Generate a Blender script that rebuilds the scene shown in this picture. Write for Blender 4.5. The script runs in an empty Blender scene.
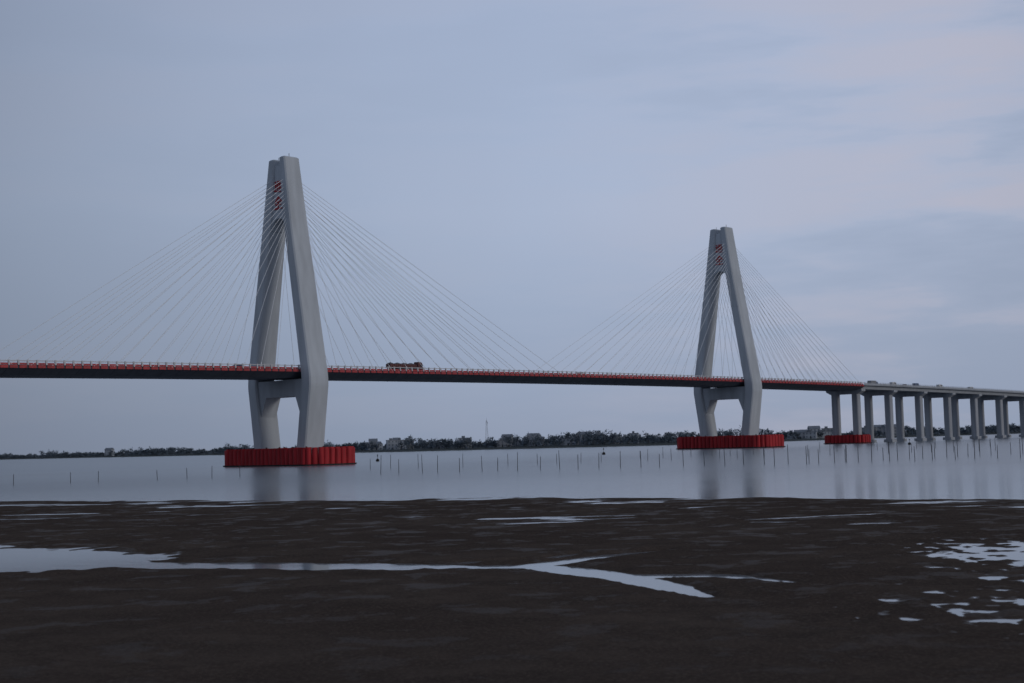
import bpy, math, random
import numpy as np
from mathutils import Vector, Matrix
random.seed(7); rng=np.random.default_rng(11)
sc=bpy.context.scene
sc.view_settings.view_transform='Standard'; sc.view_settings.look='None'; sc.view_settings.exposure=0

# ------------------------------------------------------------ materials
def newmat(name):
    m=bpy.data.materials.new(name); m.use_nodes=True
    return m,m.node_tree,m.node_tree.nodes['Principled BSDF']
def mat(name,col,rough=.8,spec=.3,var=.15,scale=.5,streak=False,bump=0.0,metal=0):
    m,nt,b=newmat(name)
    b.inputs['Roughness'].default_value=rough
    b.inputs['Specular IOR Level'].default_value=spec
    b.inputs['Metallic'].default_value=metal
    geo=nt.nodes.new('ShaderNodeNewGeometry')
    mp=nt.nodes.new('ShaderNodeMapping'); mp.inputs['Scale'].default_value=(1,1,.12 if streak else 1)
    nt.links.new(geo.outputs['Position'],mp.inputs['Vector'])
    n=nt.nodes.new('ShaderNodeTexNoise'); n.inputs['Scale'].default_value=scale; n.inputs['Detail'].default_value=6
    nt.links.new(mp.outputs[0],n.inputs['Vector'])
    r=nt.nodes.new('ShaderNodeValToRGB')
    r.color_ramp.elements[0].position=.3; r.color_ramp.elements[1].position=.7
    r.color_ramp.elements[0].color=[c*(1-var) for c in col]+[1]
    r.color_ramp.elements[1].color=[min(1,c*(1+var)) for c in col]+[1]
    nt.links.new(n.outputs['Fac'],r.inputs['Fac']); nt.links.new(r.outputs[0],b.inputs['Base Color'])
    if bump:
        bp=nt.nodes.new('ShaderNodeBump'); bp.inputs['Strength'].default_value=bump
        nt.links.new(n.outputs['Fac'],bp.inputs['Height']); nt.links.new(bp.outputs[0],b.inputs['Normal'])
    return m
M_tower=mat('tower_painted_concrete',(.455,.49,.525),.7,.3,.12,.35,True)
M_conc=mat('pier_concrete',(.36,.38,.41),.85,.2,.16,.5,True)
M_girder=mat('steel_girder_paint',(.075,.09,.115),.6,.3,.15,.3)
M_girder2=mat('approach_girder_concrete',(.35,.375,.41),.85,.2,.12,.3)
M_red=mat('red_barrier_paint',(.38,.05,.055),.6,.3,.25,.6)
M_fender=mat('fender_red_paint',(.37,.022,.028),.6,.25,.35,.9,True)
M_glyph=mat('sign_red',(.38,.02,.03),.6,.3,.1)
M_rail=mat('railing_grey',(.50,.50,.52),.5,.4,.1)
M_cable=mat('cable_white_sheath',(.82,.84,.86),.5,.4,.03)
M_asph=mat('asphalt',(.05,.05,.052),.9,.2,.15,1)
M_white=mat('white_road_paint',(.75,.75,.73),.8,.2,.08)
M_dark=mat('dark_rubber',(.025,.025,.025),.8,.2,.1)
M_glass=mat('vehicle_glass',(.03,.04,.05),.1,.5,.05)
M_stake=mat('weathered_wood',(.075,.08,.09),.9,.1,.3,2)
M_steel=mat('galvanised_steel',(.25,.26,.28),.5,.5,.1)

# ------------------------------------------------------------ mesh builder
class MB:
    def __init__(s): s.v=[]; s.f=[]
    def add(s,vs,fs):
        o=len(s.v); s.v+= [tuple(v) for v in vs]; s.f+=[tuple(i+o for i in f) for f in fs]
    def box(s,x0,x1,y0,y1,z0,z1):
        vs=[(x,y,z) for z in(z0,z1) for y in(y0,y1) for x in(x0,x1)]
        s.add(vs,[(0,2,3,1),(4,5,7,6),(0,1,5,4),(2,6,7,3),(0,4,6,2),(1,3,7,5)])
    def loft(s,rings,caps=True,closed=True):
        n=len(rings[0]); vs=[p for r in rings for p in r]; fs=[]
        for i in range(len(rings)-1):
            for j in range(n if closed else n-1):
                k=(j+1)%n; fs.append((i*n+j,i*n+k,(i+1)*n+k,(i+1)*n+j))
        if caps:
            fs.append(tuple(range(n-1,-1,-1))); fs.append(tuple((len(rings)-1)*n+j for j in range(n)))
        s.add(vs,fs)
    def cyl(s,a,b,r0,r1=None,n=8,caps=True):
        r1=r0 if r1 is None else r1
        a=Vector(a); b=Vector(b); d=(b-a).normalized()
        u=d.orthogonal().normalized(); w=d.cross(u)
        R=[]
        for p,r in((a,r0),(b,r1)):
            R.append([p+u*(r*math.cos(2*math.pi*i/n))+w*(r*math.sin(2*math.pi*i/n)) for i in range(n)])
        s.loft(R,caps)
    def obj(s,name,m,parent=None,smooth=False,fix=True):
        me=bpy.data.meshes.new(name); me.from_pydata(s.v,[],s.f); me.update()
        if fix:
            import bmesh
            bm=bmesh.new(); bm.from_mesh(me); bmesh.ops.recalc_face_normals(bm,faces=bm.faces); bm.to_mesh(me); bm.free()
        me.materials.append(m)
        if smooth:
            for p in me.polygons: p.use_smooth=True
        o=bpy.data.objects.new(name,me); sc.collection.objects.link(o)
        if parent: o.parent=parent
        return o
def empty(name,loc=(0,0,0),rotz=0,parent=None):
    e=bpy.data.objects.new(name,None); sc.collection.objects.link(e); e.location=loc; e.rotation_euler=(0,0,rotz)
    e.empty_display_size=1
    if parent: e.parent=parent
    return e

# ------------------------------------------------------------ bridge axis
A=Vector((-80.6,508,0)); B=Vector((107.0,711,0)); SPAN=(B-A).length
LG=(B-A).normalized(); TR=Vector((LG.y,-LG.x,0)); ROT=math.atan2(TR.y,TR.x)
def zr(t):
    def q(u): return 33.9-1.5*(u-.4)**2
    if t>3: return q(3)-7.4*(t-3)
    if t<-1: return q(-1)+4.0*(t+1)
    return q(t)
def P(t,x,z): return A+LG*(SPAN*t)+TR*x+Vector((0,0,zr(t)+z))
bridge=empty('cable_stayed_bridge')
T0,T1=-.44,1.42; TE0,TE1=-3.0,5.6

def sweep(mb,sec,ta,tb,step=8,caps=True):
    n=max(2,int((tb-ta)*SPAN/step)+1)
    mb.loft([[P(t,x,z) for x,z in sec] for t in np.linspace(ta,tb,n)],caps)
g=MB(); sweep(g,[(-12,-.05),(12,-.05),(12.3,-.9),(8,-2.9),(-8,-2.9),(-12.3,-.9)],T0,T1)
for i in range(int(SPAN*(T1-T0)/6)):
    t=T0+(i+.5)*6/SPAN
    for s in(-1,1):
        g.loft([[P(t+dt,s*x,z) for x,z in[(8.02,-2.94),(12.42,-.92),(12.42,-.55),(8.5,-2.6)]] for dt in(-.15/SPAN,.15/SPAN)])
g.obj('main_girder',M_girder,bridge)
g=MB()
for a,b in((TE0,T0-.0005),(T1+.0005,TE1)):
    sweep(g,[(-12,-.02),(12,-.02),(12,-.35),(-12,-.35)],a,b,12)
    for c in(-8.5,-2.9,2.9,8.5):
        sweep(g,[(c-1.6,-.36),(c+1.6,-.36),(c+1.1,-2.3),(c-1.1,-2.3)],a,b,12)
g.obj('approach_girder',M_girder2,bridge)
g=MB(); sweep(g,[(-11.5,.0),(11.5,.0),(11.5,.05),(-11.5,.05)],TE0,TE1,12); g.obj('road_surface',M_asph,bridge)
g=MB()
for x in(-10.9,-.5,.5,10.9): sweep(g,[(x-.08,.052),(x+.08,.052),(x+.08,.058),(x-.08,.058)],TE0,TE1,12)
for x in(-7.3,-3.8,3.8,7.3):
    t=-1.0
    while t<3: 
        sweep(g,[(x-.08,.052),(x+.08,.052),(x+.08,.058),(x-.08,.058)],t,t+6/SPAN,6); t+=15/SPAN
g.obj('lane_markings',M_white,bridge)
red=MB(); rail=MB()
n=int((T1-T0)*SPAN/3)
for s in(-1,1):
    for i in range(n):
        t=T0+i*3/SPAN
        red.loft([[P(tt,s*x,z) for x,z in[(11.75,.06),(12.22,.06),(12.12,.6),(11.85,.6)]] for tt in(t+.5/SPAN,t+2.8/SPAN)])
        red.loft([[P(tt,s*x,z) for x,z in[(12.2,-.95),(12.55,-.95),(12.55,-.12),(12.2,-.12)]] for tt in(t+.3/SPAN,t+2.7/SPAN)])
        rail.loft([[P(tt,s*x,z) for x,z in[(11.7,.0),(12.3,.0),(12.2,1.5),(11.8,1.5)]] for tt in(t-.02/SPAN,t+.48/SPAN)])
    sweep(rail,[(s*11.85,1.1),(s*12.1,1.1),(s*12.1,1.35),(s*11.85,1.35)],T0,T1,12)
red.obj('red_barrier_panels',M_red,bridge); rail.obj('railing',M_rail,bridge)
g=MB()
for a,b in((TE0,T0-.001),(T1+.001,TE1)):
    for s in(-1,1):
        sweep(g,[(s*11.7,-.01),(s*12.1,-.01),(s*12.0,.9),(s*11.8,.9)],a,b,12)
        t=a
        while t<b:
            g.loft([[P(tt,s*x,z) for x,z in[(11.8,.9),(12.0,.9),(12.0,1.35),(11.8,1.35)]] for tt in(t,t+.25/SPAN)]); t+=3/SPAN
        sweep(g,[(s*11.83,1.3),(s*11.97,1.3),(s*11.97,1.42),(s*11.83,1.42)],a,b,12)
g.obj('approach_parapet',M_girder2,bridge)

# ------------------------------------------------------------ fender and towers
def outline(hx,hy,ch,step):
    c=[(hx-ch,-hy),(hx,-hy+ch),(hx,hy-ch),(hx-ch,hy),(-hx+ch,hy),(-hx,hy-ch),(-hx,-hy+ch),(-hx+ch,-hy)]
    segs=[]
    for i in range(8):
        a=Vector(c[i-1]); b=Vector(c[i]); L=(b-a).length; k=max(1,round(L/step))
        for j in range(k): segs.append((a+(b-a)*j/k,a+(b-a)*(j+1)/k))
    return segs
def fender(parent,hx,hy,ch,h,name):
    mb=MB()
    for a,b in outline(hx,hy,ch,2.3):
        d=(b-a).normalized(); nrm=Vector((d.y,-d.x)); L=(b-a).length
        a2=a+d*.12; b2=b-d*.12; l2=L-.24
        pts=[a2-nrm*2.2]+[a2+d*(l2*k/6)+nrm*(.55*math.sin(math.pi*k/6)**.6) for k in range(7)]+[b2-nrm*2.2]
        hh=h+random.uniform(-.06,.06)
        mb.loft([[Vector((p.x,p.y,z)) for p in pts] for z in(-1.5,hh-.45)],True)
        pin=[p-nrm*(.45 if 0<i<8 else 0) for i,p in enumerate(pts)]
        mb.loft([[Vector((p.x,p.y,hh-.449)) for p in pin],[Vector((p.x,p.y,hh)) for p in pin]],True)
    mb.obj(name,M_fender,parent)
    mb=MB()
    for a,b in outline(hx-1,hy-1,ch-.4,7):
        mb.cyl((a.x,a.y,h-.3),(a.x,a.y,h+.35),.3)
    mb.obj('bollards',M_dark,parent)
    mb=MB()
    for a,b in outline(hx+.62,hy+.62,ch,60):
        d=(b-a).normalized(); nn=Vector((d.y,-d.x))*.1
        mb.loft([[Vector((p.x,p.y,z)) for p in(a,b,b+nn,a+nn)] for z in(-1.2,.45)])
    mb.obj('waterline_skirt',M_dark,parent)
def outer(z):
    pts=[(4,14.3),(28.0,17.9),(31.5,17.8),(88,7.9),(110,4.6)]
    return np.interp(z,[p[0] for p in pts],[p[1] for p in pts])
def wt(z): return np.interp(z,[4,29,88,110],[5.0,5.1,4.3,3.2])
def wl(z): return np.interp(z,[4,29,88,110],[8.8,8.6,7.9,7.0])
def ring(sgn,z,ch=.45,shr=0):
    o=outer(z)-shr; i=outer(z)-wt(z)+shr; h=wl(z)/2-shr
    pts=[(i,-h+ch),(i+ch,-h),(o-ch,-h),(o,-h+ch),(o,h-ch),(o-ch,h),(i+ch,h),(i,h-ch)]
    return [(sgn*x,y,z) for x,y in pts]
def tower(t,glyphs):
    base=A+LG*(SPAN*t)
    tw=empty('tower',base,ROT,bridge)
    zt=110.6
    for sgn in(1,-1):
        mb=MB(); top=zt if sgn>0 else zt-.5
        zs=[3.6,16,27.5,28.4,31.0,32.0]+list(np.linspace(40,top-1.0,10))
        rs=[ring(sgn,z) for z in zs]+[ring(sgn,top-.4)]+[[(x,y,top) for x,y,z in ring(sgn,top,.3,.5)]]
        mb.loft(rs); mb.obj('leg',M_tower,tw)
    mb=MB(); inn=lambda z: outer(z)-wt(z)+.35
    cz,r=84.3,4.0
    arch=[(-r*math.cos(a),cz+r*math.sin(a)*1.05) for a in np.linspace(0,math.pi,17)]
    H=2.75
    for i in range(16):
        (x0,z0),(x1,z1)=arch[i],arch[i+1]
        q=[(x0,z0),(x1,z1),(x1,90),(x0,90)]
        mb.add([(x,-H,z) for x,z in q]+[(x,H,z) for x,z in q],[(0,1,2,3),(7,6,5,4),(0,4,5,1)])
    zz=[90,95,100,105,107.6]
    for i in range(4):
        a,b=zz[i],zz[i+1]
        q=[(-inn(a),a),(inn(a),a),(inn(b),b),(-inn(b),b)]
        mb.add([(x,-H,z) for x,z in q]+[(x,H,z) for x,z in q],[(0,1,2,3),(7,6,5,4)]+([(2,3,7,6)] if i==3 else []))
    mb.obj('portal_crown',M_tower,tw,fix=False)
    mb=MB(); H=3.3
    q=[(-13.6,30.2),(13.6,30.2),(12.2,17),(11.4,17),(8.4,24.3),(-8.4,24.3),(-11.4,17),(-12.2,17)]
    mb.add([(x,-H,z) for x,z in q]+[(x,H,z) for x,z in q],
       [(0,1,4,5),(1,2,3,4),(0,5,6,7)]+[tuple(8+i for i in f[::-1]) for f in[(0,1,4,5),(1,2,3,4),(0,5,6,7)]]
       +[(i,(i+1)%8,8+(i+1)%8,8+i) for i in range(8)])
    mb.obj('cross_beam',M_tower,tw)
    mb=MB(); pl=[(21,-7),(21,7),(18,10),(-18,10),(-21,7),(-21,-7),(-18,-10),(18,-10)]
    mb.loft([[(x*.9,y*.86,z) for x,y in pl] for z in(-2,3.9)])
    mb.obj('pile_cap',M_conc,tw)
    fender(tw,27.2,10.8,4.5,6.2,'fender')
    mb=MB(); mb.cyl((3,0,109),(3,0,112),.12); mb.cyl((-3,0,108.5),(-3,0,111.3),.1)
    mb.obj('top_rod',M_steel,tw)
    mb=MB()
    for cx,cz,sz,strokes in glyphs:
        for k,(x0,z0,x1,z1,w) in enumerate(strokes):
            a=Vector((cx+(x0-.5)*sz,0,cz+(z0-.5)*sz)); b=Vector((cx+(x1-.5)*sz,0,cz+(z1-.5)*sz))
            d=(b-a).normalized(); nn=Vector((-d.z,0,d.x))*w*sz/2
            y0=-2.76; y1=-2.98-.004*k
            q=[a-nn-d*.1,b-nn*.6+d*.1,b+nn*.6+d*.1,a+nn-d*.1]
            mb.loft([[(p.x,y0,p.z) for p in q],[(p.x,y1,p.z) for p in q]])
    mb.obj('character_sign',M_glyph,tw)
g1=[(.12,.92,.22,.8,.14),(.05,.66,.28,.66,.1),(.2,.66,.12,.2,.12),(.02,.14,.95,.04,.13),(.4,.92,.9,.92,.1),(.4,.75,.92,.75,.1),(.4,.75,.38,.22,.1),(.92,.75,.92,.22,.12),(.4,.55,.9,.55,.09),(.4,.38,.9,.38,.09),(.66,.9,.66,.22,.1)]
g2=[(.5,.95,.08,.5,.15),(.5,.95,.95,.55,.13),(.3,.62,.75,.6,.1),(.5,.6,.48,.12,.12),(.2,.38,.8,.38,.1),(.05,.08,.95,.1,.13)]
gl=[(0,100.0,4.2,g1),(0,94.0,4.8,g2)]
tower(0,gl); tower(1,gl)

mb=MB(); sock=MB()
for t0 in(0,1):
    for side in(-1,1):
        N=15
        for i in range(N):
            u=i/(N-1); za=82+u*20
            if (t0==0 and side<0) or (t0==1 and side>0): dist=14+u*98
            else: dist=13+u*123
            td=t0+side*dist/SPAN
            for s in(-1,1):
                xa=s*(outer(za)-wt(za)/2)
                a=A+LG*(SPAN*t0+side*(wl(za)/2-.1))+TR*xa+Vector((0,0,za))
                b=P(td,s*12.05,.2)
                mb.cyl(a,b,.07,n=6,caps=False)
                d=(a-b).normalized(); sock.cyl(b-d*.6,b+d*2.0,.15,.13,n=8)
mb.obj('stay_cables',M_cable,bridge,smooth=True); sock.obj('cable_sockets',M_cable,bridge)

pm=MB()
def pier(mb,t,w=1.5,cx=6.6):
    zt=zr(t)-2.32; g0=-3.0
    base=A+LG*(SPAN*t)
    def W(x,y,z): return base+TR*x+LG*y+Vector((0,0,z))
    for s in(-1,1):
        R=[]
        for z,hw in((g0,w),(zt-6.5,w),(zt-2.4,w*1.0)):
            c=.35; q=[(-hw+c,-w),(hw-c,-w),(hw,-w+c),(hw,w-c),(hw-c,w),(-hw+c,w),(-hw,w-c),(-hw,-w+c)]
            R.append([W(s*cx+x,y,z) for x,y in q])
        mb.loft(R)
        mb.loft([[W(s*cx+x*2.7,y*2.6,z) for x,y in((-1,-1),(1,-1),(1,1),(-1,1))] for z in(-2,1.6)])
    q=[(-11.2,zt),(11.2,zt),(11.2,zt-1.1),(8.4,zt-2.6),(-8.4,zt-2.6),(-11.2,zt-1.1)]
    mb.loft([[W(x,y,z) for x,z in q] for y in(-w-.25,w+.25)])
t=T1
while t<TE1: pier(pm,t,1.85,6.4); t+=37/SPAN
t=T0
while t>TE0: pier(pm,t,1.85,6.4); t-=37/SPAN
pm.obj('approach_piers',M_conc,bridge)
for t in(T0,T1):
    e=empty('transition_pier_fender',A+LG*(SPAN*t),ROT,bridge); fender(e,12.5,6.0,3,4.8,'fender_ring')

# ------------------------------------------------------------ vehicles
def paint(name,c): return mat(name,c,.45,.4,.08,1)
M_maroon=paint('maroon_paint',(.11,.035,.035)); M_cargo=paint('cargo_tarp',(.07,.065,.075)); M_vwhite=paint('white_vehicle_paint',(.6,.6,.6)); M_blue=paint('blue_vehicle_paint',(.06,.1,.2))
def wheels(par,xs,half,r=.5):
    mb=MB(); hb=MB()
    for x in xs:
        for s in(-1,1):
            mb.cyl((x,s*(half-.32),r),(x,s*half,r),r,n=18); hb.cyl((x,s*(half-.02),r),(x,s*(half+.03),r),r*.5,n=12)
    mb.obj('wheels',M_dark,par); hb.obj('wheel_hubs',M_steel,par)
def place(name,t,x,heading):
    p=P(t,x,.06); ang=math.atan2(LG.y,LG.x)+(0 if heading>0 else math.pi)
    return empty(name,p,ang)
def semi(t,x,h):
    e=place('cargo_truck',t,x,h)
    mb=MB()
    pr=[(5.9,.6),(8.3,.6),(8.4,1.5),(8.1,3.0),(7.6,3.5),(6.1,3.7),(5.9,3.5)]
    mb.loft([[(a,y,b) for a,b in pr] for y in(-1.22,1.22)]); mb.box(8.38,8.5,-1.2,1.2,.5,.95)
    mb.obj('cab',M_maroon,e)
    mb=MB(); mb.add([(8.36,-1.05,1.75),(8.36,1.05,1.75),(8.13,1.05,2.9),(8.13,-1.05,2.9)],[(0,1,2,3)])
    for s in(-1,1): mb.box(7.0,8.0,s*1.235-.01,s*1.235+.01,1.8,2.7)
    mb.obj('windows',M_glass,e)
    mb=MB(); mb.box(-8.6,5.9,-.5,.5,.85,1.15); mb.box(-8.6,5.3,-1.25,1.25,1.15,1.35); mb.box(-3,1,-1.1,-.7,.5,.85); mb.box(-3,1,.7,1.1,.5,.85)
    mb.obj('chassis',M_dark,e)
    mb=MB(); mb.box(-8.5,5.2,-1.25,1.25,1.36,2.6)
    for k in range(14):
        for s in(-1,1): mb.box(-8.4+k,-8.25+k,s*1.28-.05,s*1.28+.05,1.3,2.7)
    mb.obj('trailer_sides',M_maroon,e)
    mb=MB(); pts=[]
    for k in range(15):
        x=-8.3+k*.95; hh=2.9+.22*math.sin(k*1.7)+.1*math.sin(k*3.1)
        pts.append([(x,-1.15,2.61),(x,-1.1,hh-.1),(x,0,hh+.22),(x,1.1,hh-.1),(x,1.15,2.61)])
    mb.loft(pts); mb.obj('tarp_load',M_cargo,e)
    wheels(e,[7.2,4.4,3.2,-5,-6.2,-7.4],1.25)
def van(t,x,h,m=M_vwhite,L=5.4,H=2.4,name='delivery_van'):
    e=place(name,t,x,h); mb=MB()
    pr=[(-L/2,.4),(L/2,.4),(L/2,1.1),(L/2-.5,1.3),(L/2-1.2,H-.1),(L/2-1.6,H),(-L/2+.15,H),(-L/2,H-.2)]
    mb.loft([[(a,y,b) for a,b in pr] for y in(-.92,.92)]); mb.obj('body',m,e)
    mb=MB()
    a=Vector((L/2-.53,0,1.38)); b=Vector((L/2-1.15,0,H-.2)); 
    mb.add([(a.x+.02,-.8,a.z),(a.x+.02,.8,a.z),(b.x+.03,.8,b.z),(b.x+.03,-.8,b.z)],[(0,1,2,3)])
    for s in(-1,1):
        for k in range(2): mb.box(L/2-2.1-k*1.3,L/2-1.25-k*1.2,s*.93-.01,s*.93+.01,1.35,H-.35)
    mb.obj('windows',M_glass,e); wheels(e,[L/2-.95,-L/2+1.0],.95,.36)
def car(t,x,h,m=M_vwhite):
    e=place('car',t,x,h); mb=MB()
    pr=[(-2.2,.3),(2.2,.3),(2.25,.7),(1.1,.95),(.4,1.42),(-1.1,1.45),(-1.9,1.0),(-2.25,.9)]
    mb.loft([[(a,y,b) for a,b in pr] for y in(-.88,.88)]); mb.obj('body',m,e)
    mb=MB()
    mb.add([(1.09,-.75,.99),(1.09,.75,.99),(.46,.7,1.4),(.46,-.7,1.4)],[(0,1,2,3)])
    for s in(-1,1): mb.box(-1.4,.6,s*.89-.01,s*.89+.01,1.0,1.32)
    mb.obj('windows',M_glass,e); wheels(e,[1.35,-1.35],.9,.32)
def box_truck(t,x,h,m=M_blue):
    e=place('box_truck',t,x,h); mb=MB()
    pr=[(2.3,.5),(4.1,.5),(4.2,1.2),(3.9,2.2),(3.6,2.4),(2.3,2.4)]
    mb.loft([[(a,y,b) for a,b in pr] for y in(-1.05,1.05)]); mb.obj('cab',m,e)
    mb=MB(); mb.box(-4,2.1,-1.15,1.15,.95,3.0)
    for s in (-1,1):
        for k in range(6): mb.box(-3.9+k,-3.83+k,s*1.17-.03,s*1.17+.03,.95,2.95)
    mb.obj('cargo_box',M_steel,e)
    mb=MB(); mb.add([(4.17,-.9,1.35),(4.17,.9,1.35),(3.94,.9,2.15),(3.94,-.9,2.15)],[(0,1,2,3)]); mb.obj('windscreen',M_glass,e)
    mb=MB(); mb.box(-4,3.5,-.4,.4,.6,.93); mb.obj('chassis',M_dark,e)
    wheels(e,[3.1,-2.4],1.1,.42)
semi(.178,8.6,1)
box_truck(1.50,5,1); van(1.56,9,1); car(1.61,9,1,M_maroon); van(1.66,9,1,M_blue); van(1.77,9,1); car(-.1,9,1,M_blue); van(1.95,5.5,1); car(.55,9,1)

# ------------------------------------------------------------ noise
def vnoise(x,y,seed=0):
    xi=np.floor(x).astype(np.int64); yi=np.floor(y).astype(np.int64); fx=x-xi; fy=y-yi
    fx=fx*fx*(3-2*fx); fy=fy*fy*(3-2*fy)
    def h(a,b):
        n=(a*374761393+b*668265263+seed*1274126177)&0xffffffff
        n=((n^(n>>13))*1274126177)&0xffffffff
        return ((n^(n>>16))&0xffff)/65535.*2-1
    return (h(xi,yi)*(1-fx)+h(xi+1,yi)*fx)*(1-fy)+(h(xi,yi+1)*(1-fx)+h(xi+1,yi+1)*fx)*fy
def fbm(x,y,o=4,seed=0):
    r=0;a=1;s=0
    for i in range(o): r=r+a*vnoise(x*2**i,y*2**i,seed+i); s+=a; a*=.5
    return r/s

# ------------------------------------------------------------ ground sheet
far=[(-6000,3200),(-2500,2700),(-792,2200),(-365,1660),(-97,1230),(130,1110),(286,1270),(540,1480),(1500,1650),(6000,1800)]
fx_=[p[0] for p in far]; fy_=[p[1] for p in far]
xs=np.concatenate([-np.geomspace(6000,110,45)[:-1],np.arange(-110,-40,.7),np.arange(-40,40,.35),np.arange(40,110,.8),np.geomspace(110,6000,45)])
ys=np.concatenate([np.linspace(-300,0,12)[:-1],np.arange(0,30,1.0),np.arange(30,110,.25),np.arange(110,215,.5),np.geomspace(215,1000,25)[:-1],np.linspace(1000,3300,110),np.geomspace(3350,9000,10)])
X,Y=np.meshgrid(xs,ys)
Xc=np.clip(X,-170,170)
sh=157-.62*Xc+fbm(X/17,Y/40,3,5)*7+fbm(X/3.5,Y/9,3,55)*3
s=sh-Y
land=np.clip(s,0,80)
Zm=.030+.0018*land+.12*fbm(X/6.5,Y/5.0,5,21)+.03*fbm(X/1.4,Y/1.6,4,9)
fgd=.028+.02*fbm(X/3,Y/3,4,19)+.012*fbm(X/.8,Y/.8,3,29)
k_=np.clip((s-30)/20,0,1); Zm=Zm*(1-k_)+np.maximum(Zm,fgd)*k_
Zs=np.maximum(.05*s,-2.5)
Z=np.where(s>0,Zm*np.clip(s/3,0,1),Zs)
def carve(pts,Z,amp=.09,seed=3,na=.4):
    best=np.full(X.shape,1e9)
    wn=1+na*fbm(X/3,Y/3,4,seed)+.25*fbm(X/.9,Y/1.1,3,seed+9)
    for (x0,y0,w0),(x1,y1,w1) in zip(pts[:-1],pts[1:]):
        dx,dy=x1-x0,y1-y0; L2=dx*dx+dy*dy
        u=np.clip(((X-x0)*dx+(Y-y0)*dy)/L2,0,1)
        d=np.hypot(X-x0-u*dx,Y-y0-u*dy)/((w0+(w1-w0)*u)*wn)
        best=np.minimum(best,d)
    prof=-amp+amp*np.minimum(best,4)**2
    return np.minimum(Z,np.where(best<2.2,prof,1e3))
main=[(-60,97,15),(-35.3,87,10.0),(-31.2,86.0,9.0),(-27.6,84.4,7.0),(-25,82.4,3.8),(-22,80.2,2.4),(-19,78.8,2.0),(-14.7,77.4,1.8),(-9.5,75.0,2.2),(-3.1,72.4,1.5),(1.4,70.9,1.5),(4.2,66.8,1.1),(6,61.5,.9),(7.4,56.0,.3)]
Z=carve(main,Z)
Z=carve([(.8,72.6,.8),(4.8,77,.6),(8.3,79.5,.3)],Z,.05,7)
Z=carve([(5.0,65.5,.8),(9.4,64.4,.65),(11.8,60.7,.25)],Z,.05,8)
Z=carve([(-2.6,75.2,.5),(1.5,76.5,.5),(3.4,79,.3)],Z,.05,11)
# thin rills and pools left by the tide
rr=random.Random(5)
for i in range(34):
    px=rr.uniform(-75,50); py=(157-.62*px)-rr.uniform(3,50); L=rr.uniform(1.5,7); w_=rr.uniform(.4,1.2)*(py/120); a=rr.gauss(0,.25)
    sel=(abs(X-px)<L+6)&(abs(Y-py)<10)
    ca,sa=math.cos(a),math.sin(a); ux=(X-px)*ca+(Y-py)*sa; uy=-(X-px)*sa+(Y-py)*ca
    rn=np.hypot(ux/L,uy/w_)/(1+.5*fbm(X/2.2,Y/2.2,3,60+i%7))
    Z=np.where(sel&(rn<2)&(s>0),np.minimum(Z,-.04+.04*rn**2),Z)
# broken wet flats at the right
r=np.hypot((X-27.0)/6.5,(Y-64)/15)
pud=-.035+.055*r**2+.12*fbm(X/.6,Y/.8,5,31)+.06*fbm(X/3,Y/4,2,33)
Z=np.where((r<2.2)&(s>0),np.minimum(Z,pud),Z)
r=np.hypot((X-18)/7.0,(Y-50)/9)
pud=.026+.03*r**2+.09*fbm(X/.5,Y/.8,4,41)
Z=np.where((r<2)&(s>0),np.minimum(Z,np.maximum(pud,-.03)),Z)
bank=np.interp(Y,[-300,4,22],[4.6,4.6,0]); Z=np.maximum(Z,bank+np.where(bank>0,.15*fbm(X/3,Y/3,3,2),-9))
fs=Y-(np.interp(X,fx_,fy_)+25*fbm(X/130,Y*0,3,77))
Z=np.where(Y>900,np.clip(fs*.05,-2.5,1.6)+np.where(fs>60,.8*fbm(X/200,Y/200,2,5),0),Z)
def grid_mesh(name,X,Y,Z,m,smooth=True):
    ny,nx=X.shape; me=bpy.data.meshes.new(name)
    co=np.stack([X,Y,Z],-1).reshape(-1,3).astype(np.float32)
    i=np.arange(ny*nx).reshape(ny,nx)
    q=np.stack([i[:-1,:-1],i[:-1,1:],i[1:,1:],i[1:,:-1]],-1).reshape(-1)
    nf=len(q)//4
    me.vertices.add(len(co)); me.vertices.foreach_set('co',co.ravel())
    me.loops.add(len(q)); me.loops.foreach_set('vertex_index',q.astype(np.int32))
    me.polygons.add(nf); me.polygons.foreach_set('loop_start',np.arange(0,nf*4,4,dtype=np.int32)); me.polygons.foreach_set('loop_total',np.full(nf,4,dtype=np.int32))
    me.polygons.foreach_set('use_smooth',np.full(nf,smooth))
    me.update(); me.validate(); me.materials.append(m)
    o=bpy.data.objects.new(name,me); sc.collection.objects.link(o); return o
m,nt,b=newmat('tidal_mud'); N=nt.nodes.new; Lk=nt.links.new
geo=N('ShaderNodeNewGeometry'); sep=N('ShaderNodeSeparateXYZ'); Lk(geo.outputs['Position'],sep.inputs[0])
def noise(scale,detail=8,rough=.6,vec=None):
    n=N('ShaderNodeTexNoise'); n.inputs['Scale'].default_value=scale; n.inputs['Detail'].default_value=detail; n.inputs['Roughness'].default_value=rough
    Lk((vec or geo.outputs['Position']),n.inputs['Vector']); return n.outputs['Fac']
def mrange(v,a,b_,c,d):
    n=N('ShaderNodeMapRange'); n.inputs[1].default_value=a;n.inputs[2].default_value=b_;n.inputs[3].default_value=c;n.inputs[4].default_value=d
    Lk(v,n.inputs[0]); return n.outputs[0]
def mathn(op,a,b_):
    n=N('ShaderNodeMath'); n.operation=op
    for i,v in enumerate((a,b_)):
        if isinstance(v,(int,float)): n.inputs[i].default_value=v
        else: Lk(v,n.inputs[i])
    return n.outputs[0]
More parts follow.
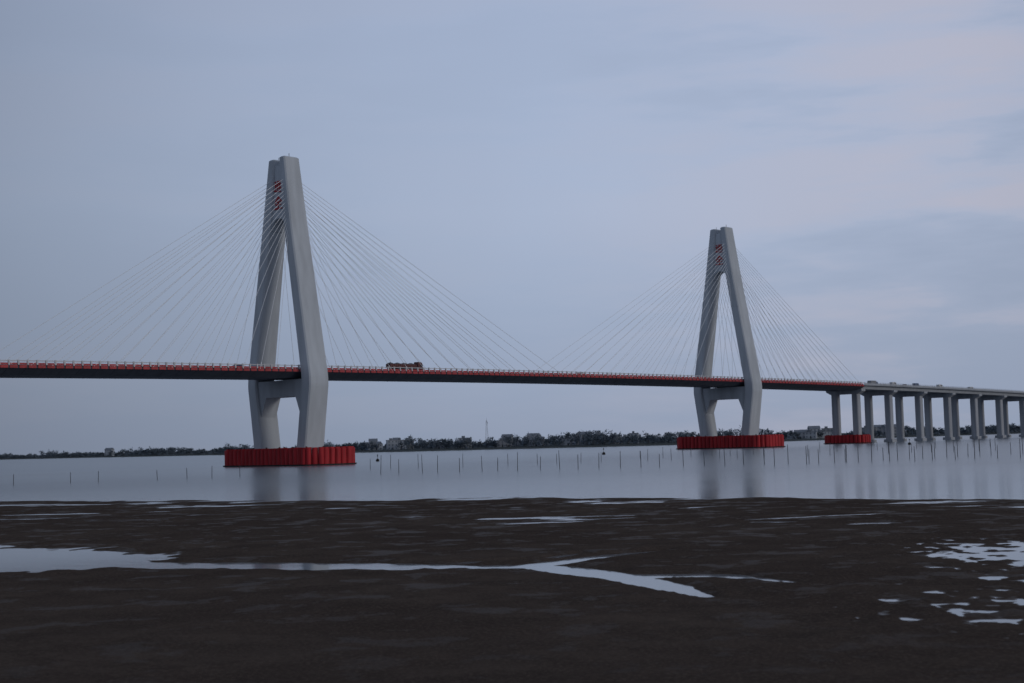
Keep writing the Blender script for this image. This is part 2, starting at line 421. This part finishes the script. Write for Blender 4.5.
def mixc(f,a,b_):
    n=N('ShaderNodeMix'); n.data_type='RGBA'; Lk(f,n.inputs[0])
    for i,v in((6,a),(7,b_)):
        if isinstance(v,tuple): n.inputs[i].default_value=v+(1,)
        else: Lk(v,n.inputs[i])
    return n.outputs[2]
wet=mrange(sep.outputs['Z'],.0,.012,1,0)
n1=noise(.06,6); n2=noise(.6,10,.65); n3=noise(7,10,.8); n4=noise(.25,10,.7)
c=mixc(mrange(n1,.38,.62,0,1),(.058,.044,.037),(.080,.063,.052))
c=mixc(mrange(n4,.45,.6,0,.6),c,(.045,.035,.030))
c=mixc(mrange(n2,.45,.60,0,.35),c,(.038,.030,.026))
c=mixc(mrange(n3,.48,.66,0,.85),c,(.115,.092,.075))
c=mixc(mathn('MULTIPLY',wet,.6),c,(.030,.027,.027))
farm=mrange(sep.outputs['Y'],900,1000,0,1)
c=mixc(farm,c,(.07,.08,.08))
Lk(c,b.inputs['Base Color'])
wetn=mrange(noise(.3,9,.7),.55,.61,0,1)
Lk(mathn('ADD',mathn('MULTIPLY',wet,.20),mathn('MULTIPLY',wetn,mrange(sep.outputs['Y'],40,120,.01,.13))),b.inputs['Specular IOR Level'])
Lk(mrange(wet,0,1,.7,.35),b.inputs['Roughness'])
bp=N('ShaderNodeBump'); bp.inputs['Strength'].default_value=.9; bp.inputs['Distance'].default_value=.045
Lk(mathn('ADD',noise(3.5,10,.75),mathn('MULTIPLY',n2,.5)),bp.inputs['Height']); Lk(bp.outputs[0],b.inputs['Normal'])
grid_mesh('ground',X,Y,Z,m)

# ------------------------------------------------------------ water
m,nt,b=newmat('sea_water'); N=nt.nodes.new; Lk=nt.links.new
b.inputs['Base Color'].default_value=(.12,.14,.16,1); b.inputs['IOR'].default_value=1.33
geo=N('ShaderNodeNewGeometry'); sep=N('ShaderNodeSeparateXYZ'); Lk(geo.outputs['Position'],sep.inputs[0])
mp=N('ShaderNodeMapping'); mp.inputs['Scale'].default_value=(.5,1,1); mp.inputs['Rotation'].default_value=(0,0,.15); Lk(geo.outputs['Position'],mp.inputs[0])
mp2=N('ShaderNodeMapping'); mp2.inputs['Scale'].default_value=(.35,1,1); Lk(geo.outputs['Position'],mp2.inputs[0])
w1=noise(.9,4,.55,mp.outputs[0]); w2=noise(.022,6,.65,mp2.outputs[0])
Lk(mrange(sep.outputs['Y'],105,260,.08,.24),b.inputs['Roughness'])
bp=N('ShaderNodeBump'); bp.inputs['Distance'].default_value=.10
Lk(mathn('MULTIPLY',mrange(w2,.42,.58,.28,1.0),mrange(sep.outputs['Y'],105,190,.06,1)),bp.inputs['Strength'])
Lk(w1,bp.inputs['Height']); Lk(bp.outputs[0],b.inputs['Normal'])
xs2=np.array([-6000,-500,0,500,6000.]); ys2=np.array([24,200,600,1500,3400.]); X2,Y2=np.meshgrid(xs2,ys2)
grid_mesh('water',X2,Y2,X2*0,m)

# ------------------------------------------------------------ fishing stakes
mb=MB()
def stakes(x0,y0,x1,y1,sp,h):
    L=math.hypot(x1-x0,y1-y0); k=int(L/sp)
    for i in range(k):
        if random.random()<.1: continue
        u=(i+random.uniform(-.15,.15))/k; x=x0+(x1-x0)*u; y=y0+(y1-y0)*u
        hh=h*random.uniform(.75,1.15)
        mb.cyl((x,y,-1.5),(x+random.gauss(0,.08),y+random.gauss(0,.08),hh),.085,.06,n=5)
stakes(-30,318,120,300,4.4,3.6); stakes(-125,300,-58,330,6,2.6)
stakes(50,290,190,400,4.4,3.6); stakes(-40,385,160,420,6.5,3.2); stakes(40,450,200,520,8,3.0)
mb.obj('fishing_stakes',M_stake)

def buoy(x,y):
    e=empty('marker_buoy',(x,y,0)); mb=MB()
    mb.cyl((0,0,-.4),(0,0,.5),.7,.7,14); mb.cyl((0,0,.5),(0,0,1.0),.7,.3,14); mb.obj('float',M_dark,e)
    mb=MB(); mb.cyl((0,0,1),(0,0,2.8),.07); mb.cyl((0,0,2.0),(0,0,2.7),.3,.05,8); mb.obj('mast',M_dark,e)
buoy(36,580); buoy(-54,560); buoy(177,640)

# ------------------------------------------------------------ far shore trees
M_tree=mat('hazy_foliage',(.105,.132,.160),.95,.05,.38,.10)  # distance haze mixed into the base colour: paler and bluer than bare foliage
def clump(c,r,k,sz):
    p=rng.normal(0,1,(k,3)); p/=np.linalg.norm(p,axis=1)[:,None]; p*=rng.uniform(.35,1,(k,1))*np.array([r,r,r*.75]); p+=c
    d1=rng.normal(0,1,(k,3))*sz; d2=rng.normal(0,1,(k,3))*sz
    return np.stack([p,p+d1,p+d2],1)
tris=[]
trunk=MB()
def tree(x,y,h,z0=1.4):
    r=h*random.uniform(.3,.45)
    trunk.cyl((x,y,z0-.5),(x+random.uniform(-.4,.4),y,z0+h*.6),.25,.12,n=5,caps=False)
    for k in range(random.randint(4,6)):
        c=np.array([x+random.uniform(-.8,.8)*r,y+random.uniform(-.8,.8)*r,z0+h*random.uniform(.3,.82)])
        tris.append(clump(c,r*random.uniform(.5,.85),22,.8))
def shoreY(x): return float(np.interp(x,fx_,fy_))
x=-1500
while x<1500:
    dens=vnoise(np.array([x/60.]),np.array([0.5]),4)[0]
    big=vnoise(np.array([x/33.]),np.array([7.5]),14)[0]+.5*vnoise(np.array([x/11.]),np.array([2.5]),24)[0]
    mid=float(np.interp(x,[-700,-330,-120,10,90,135,200,300],[.95,.9,.95,1.15,1.35,1.5,1.15,.9]))
    for row in range(4):
        if random.random()<.55+.4*dens+(.15 if row==3 else 0): tree(x+random.uniform(-3,3),shoreY(x)+44+row*24+random.uniform(-8,8),random.uniform(5.5,10)*(1+.5*big)*mid)
    x+=4.0
k=16000; sx=rng.uniform(-1500,1500,k); sy=np.interp(sx,fx_,fy_)+rng.uniform(34,120,k); sz=rng.uniform(1.2,4.5,k)
p=np.stack([sx,sy,sz],1); S=np.stack([p,p+rng.normal(0,1.6,(k,3))*[1,1,.5],p+rng.normal(0,1.6,(k,3))*[1,1,.5]],1)
T=np.concatenate(tris+[S]); T[:,:,2]=np.maximum(T[:,:,2],.8)
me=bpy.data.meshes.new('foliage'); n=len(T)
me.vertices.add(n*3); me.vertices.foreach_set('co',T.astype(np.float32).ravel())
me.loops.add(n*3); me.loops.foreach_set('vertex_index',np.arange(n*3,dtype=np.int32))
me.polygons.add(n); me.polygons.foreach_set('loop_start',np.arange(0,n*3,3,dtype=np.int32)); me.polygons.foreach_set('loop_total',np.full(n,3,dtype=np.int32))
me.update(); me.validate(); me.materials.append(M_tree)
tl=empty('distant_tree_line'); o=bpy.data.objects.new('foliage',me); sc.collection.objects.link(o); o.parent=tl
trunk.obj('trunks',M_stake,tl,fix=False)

# ------------------------------------------------------------ far shore houses
M_w1=mat('pale_render',(.34,.37,.41),.9,.1,.1,.2); M_w2=mat('tan_render',(.25,.265,.29),.9,.1,.1,.2)
M_roof=mat('grey_roof',(.17,.19,.22),.9,.1,.15,.3); M_win=mat('window_glass',(.12,.14,.17),.3,.4,.1)
def house(x,y,w,d,st,m,gable):
    h=st*3.0; e=empty('village_house',(x,y,1.4),random.uniform(-.35,.35))
    mb=MB(); mb.box(-w/2,w/2,-d/2,d/2,-.5,h); mb.obj('walls',m,e)
    mb=MB()
    if gable: mb.loft([[(xx,-d/2-.4,h+.02),(xx,d/2+.4,h+.02),(xx,0,h+d*.3)] for xx in(-w/2-.4,w/2+.4)])
    else:
        mb.box(-w/2-.3,w/2+.3,-d/2-.3,d/2+.3,h+.01,h+.35); mb.box(-w/4,0,-1.5,1.5,h+.36,h+2.0)
    mb.obj('roof',M_roof,e)
    mb=MB(); k=max(2,int(w/3))
    for s_ in range(st):
        for i in range(k):
            xx=-w/2+(i+.5)*w/k
            if s_==0 and i==k//2: continue
            mb.box(xx-.6,xx+.6,-d/2-.03,-d/2+.05,s_*3.0+1,s_*3.0+2.4)
    mb.obj('windows',M_win,e)
    xx=-w/2+(k//2+.5)*w/k; mb=MB(); mb.box(xx-.55,xx+.55,-d/2-.04,-d/2+.05,0,2.2); mb.obj('door',M_dark,e)
for i in range(38):
    x=random.choice([random.uniform(-150,110)]*3+[random.uniform(-600,-150),random.uniform(250,400)])
    house(x,shoreY(x)+random.uniform(50,115),random.uniform(6,12),random.uniform(7,9),random.choice([2,2,3,3]),random.choice([M_w1,M_w1,M_w2]),random.random()<.5)
for x,w_ in((268,10),(281,13),(296,8)):
    house(x,shoreY(x)+38,w_,8,2,M_w1,False)
e=empty('telecom_mast',(-24.5,1260,1.4)); mb=MB(); H=24
def mp_(k,z): 
    w=1.3*(1-z/H)+.3; return Vector((w*(1 if k in(0,3) else -1),w*(1 if k<2 else -1),z))
for k in range(4):
    mb.cyl(mp_(k,0),mp_(k,H),.12,.1,5)
    for j in range(8):
        z0=j*H/8; z1=(j+1)*H/8; mb.cyl(mp_(k,z0),mp_((k+1)%4,z1),.06,n=4); mb.cyl(mp_(k,z1),mp_((k+1)%4,z1),.06,n=4)
for k in range(3):
    a=k*2.1; mb.box(math.cos(a)*.8-.15,math.cos(a)*.8+.15,math.sin(a)*.8-.15,math.sin(a)*.8+.15,H-3,H-1)
mb.cyl((0,0,H-.5),(0,0,H+2),.07); mb.obj('lattice',M_steel,e)

# ------------------------------------------------------------ world: dusk overcast
w=bpy.data.worlds.new('World'); sc.world=w; w.use_nodes=True; nt=w.node_tree; N=nt.nodes.new; Lk=nt.links.new
bg=nt.nodes['Background']; out=nt.nodes['World Output']
tc=N('ShaderNodeTexCoord')
sep=N('ShaderNodeSeparateXYZ'); Lk(tc.outputs['Generated'],sep.inputs[0])
sun_el=math.radians(14); sun_az=math.radians(118)
sky=N('ShaderNodeTexSky'); sky.sky_type='NISHITA'; sky.sun_disc=False; sky.sun_elevation=sun_el; sky.sun_rotation=sun_az; sky.dust_density=2
bg.inputs['Strength'].default_value=.05; Lk(sky.outputs[0],bg.inputs['Color'])
rp=N('ShaderNodeValToRGB'); els=rp.color_ramp.elements
stops=[(0,(.270,.325,.440)),(.06,(.300,.366,.500)),(.16,(.355,.430,.580)),(.30,(.350,.425,.585)),(.7,(.32,.39,.54))]
els[0].position=0; els[0].color=stops[0][1]+(1,); els[1].position=1; els[1].color=(.30,.37,.52,1)
for p_,c_ in stops[1:]:
    e_=els.new(p_); e_.color=c_+(1,)
Lk(sep.outputs['Z'],rp.inputs[0])
dt=N('ShaderNodeVectorMath'); dt.operation='DOT_PRODUCT'; Lk(tc.outputs['Generated'],dt.inputs[0]); dt.inputs[1].default_value=Vector((.13,1,.17)).normalized()
glow=mrange(dt.outputs['Value'],.86,1,.66,1.12)
mp=N('ShaderNodeMapping'); mp.inputs['Scale'].default_value=(2.2,2.2,12); mp.inputs['Rotation'].default_value=(0,math.radians(12),0); Lk(tc.outputs['Generated'],mp.inputs[0])
cn=noise(1.6,9,.55,mp.outputs[0]); cn2=noise(1.2,5,.55,tc.outputs['Generated'])
right=mrange(sep.outputs['X'],.02,.30,.15,1)
cf=mathn('MULTIPLY',mrange(cn,.49,.60,0,1),right)
pink=mixc(mathn('MULTIPLY',mrange(cn,.54,.40,.2,.8),right),rp.outputs[0],(.44,.44,.53))
c=mixc(mathn('MULTIPLY',cf,.65),pink,(.29,.35,.475))
vm=N('ShaderNodeVectorMath'); vm.operation='SCALE'; Lk(c,vm.inputs[0]); Lk(mathn('MULTIPLY',glow,mrange(cn2,.3,.7,.93,1.07)),vm.inputs['Scale'])
bg2=N('ShaderNodeBackground'); Lk(vm.outputs[0],bg2.inputs['Color'])
mx=N('ShaderNodeMixShader'); mx.inputs[0].default_value=.93; Lk(bg.outputs[0],mx.inputs[1]); Lk(bg2.outputs[0],mx.inputs[2]); Lk(mx.outputs[0],out.inputs['Surface'])
sl=bpy.data.lights.new('sun','SUN'); sl.energy=.6; sl.angle=math.radians(14); sl.color=(1,.95,.9)
so=bpy.data.objects.new('sun',sl); sc.collection.objects.link(so)
sd=Vector((math.sin(sun_az)*math.cos(sun_el),math.cos(sun_az)*math.cos(sun_el),math.sin(sun_el)))
so.rotation_euler=sd.to_track_quat('Z','Y').to_euler()

# ------------------------------------------------------------ camera
cd=bpy.data.cameras.new('camera'); cd.sensor_width=36; cd.lens=50; cd.clip_end=20000; cd.clip_start=.1
cd.dof.use_dof=True; cd.dof.focus_distance=150; cd.dof.aperture_fstop=.75
co=bpy.data.objects.new('camera',cd); sc.collection.objects.link(co)
pitch=math.radians(4.02); roll=math.radians(1.58)
Fw=Vector((0,math.cos(pitch),math.sin(pitch))); U0=Vector((0,-math.sin(pitch),math.cos(pitch))); R0=Vector((1,0,0))
R=R0*math.cos(roll)-U0*math.sin(roll); U=U0*math.cos(roll)+R0*math.sin(roll)
M=Matrix((R,U,-Fw)).transposed().to_4x4(); M.translation=Vector((0,0,6.3)); co.matrix_world=M
sc.camera=co
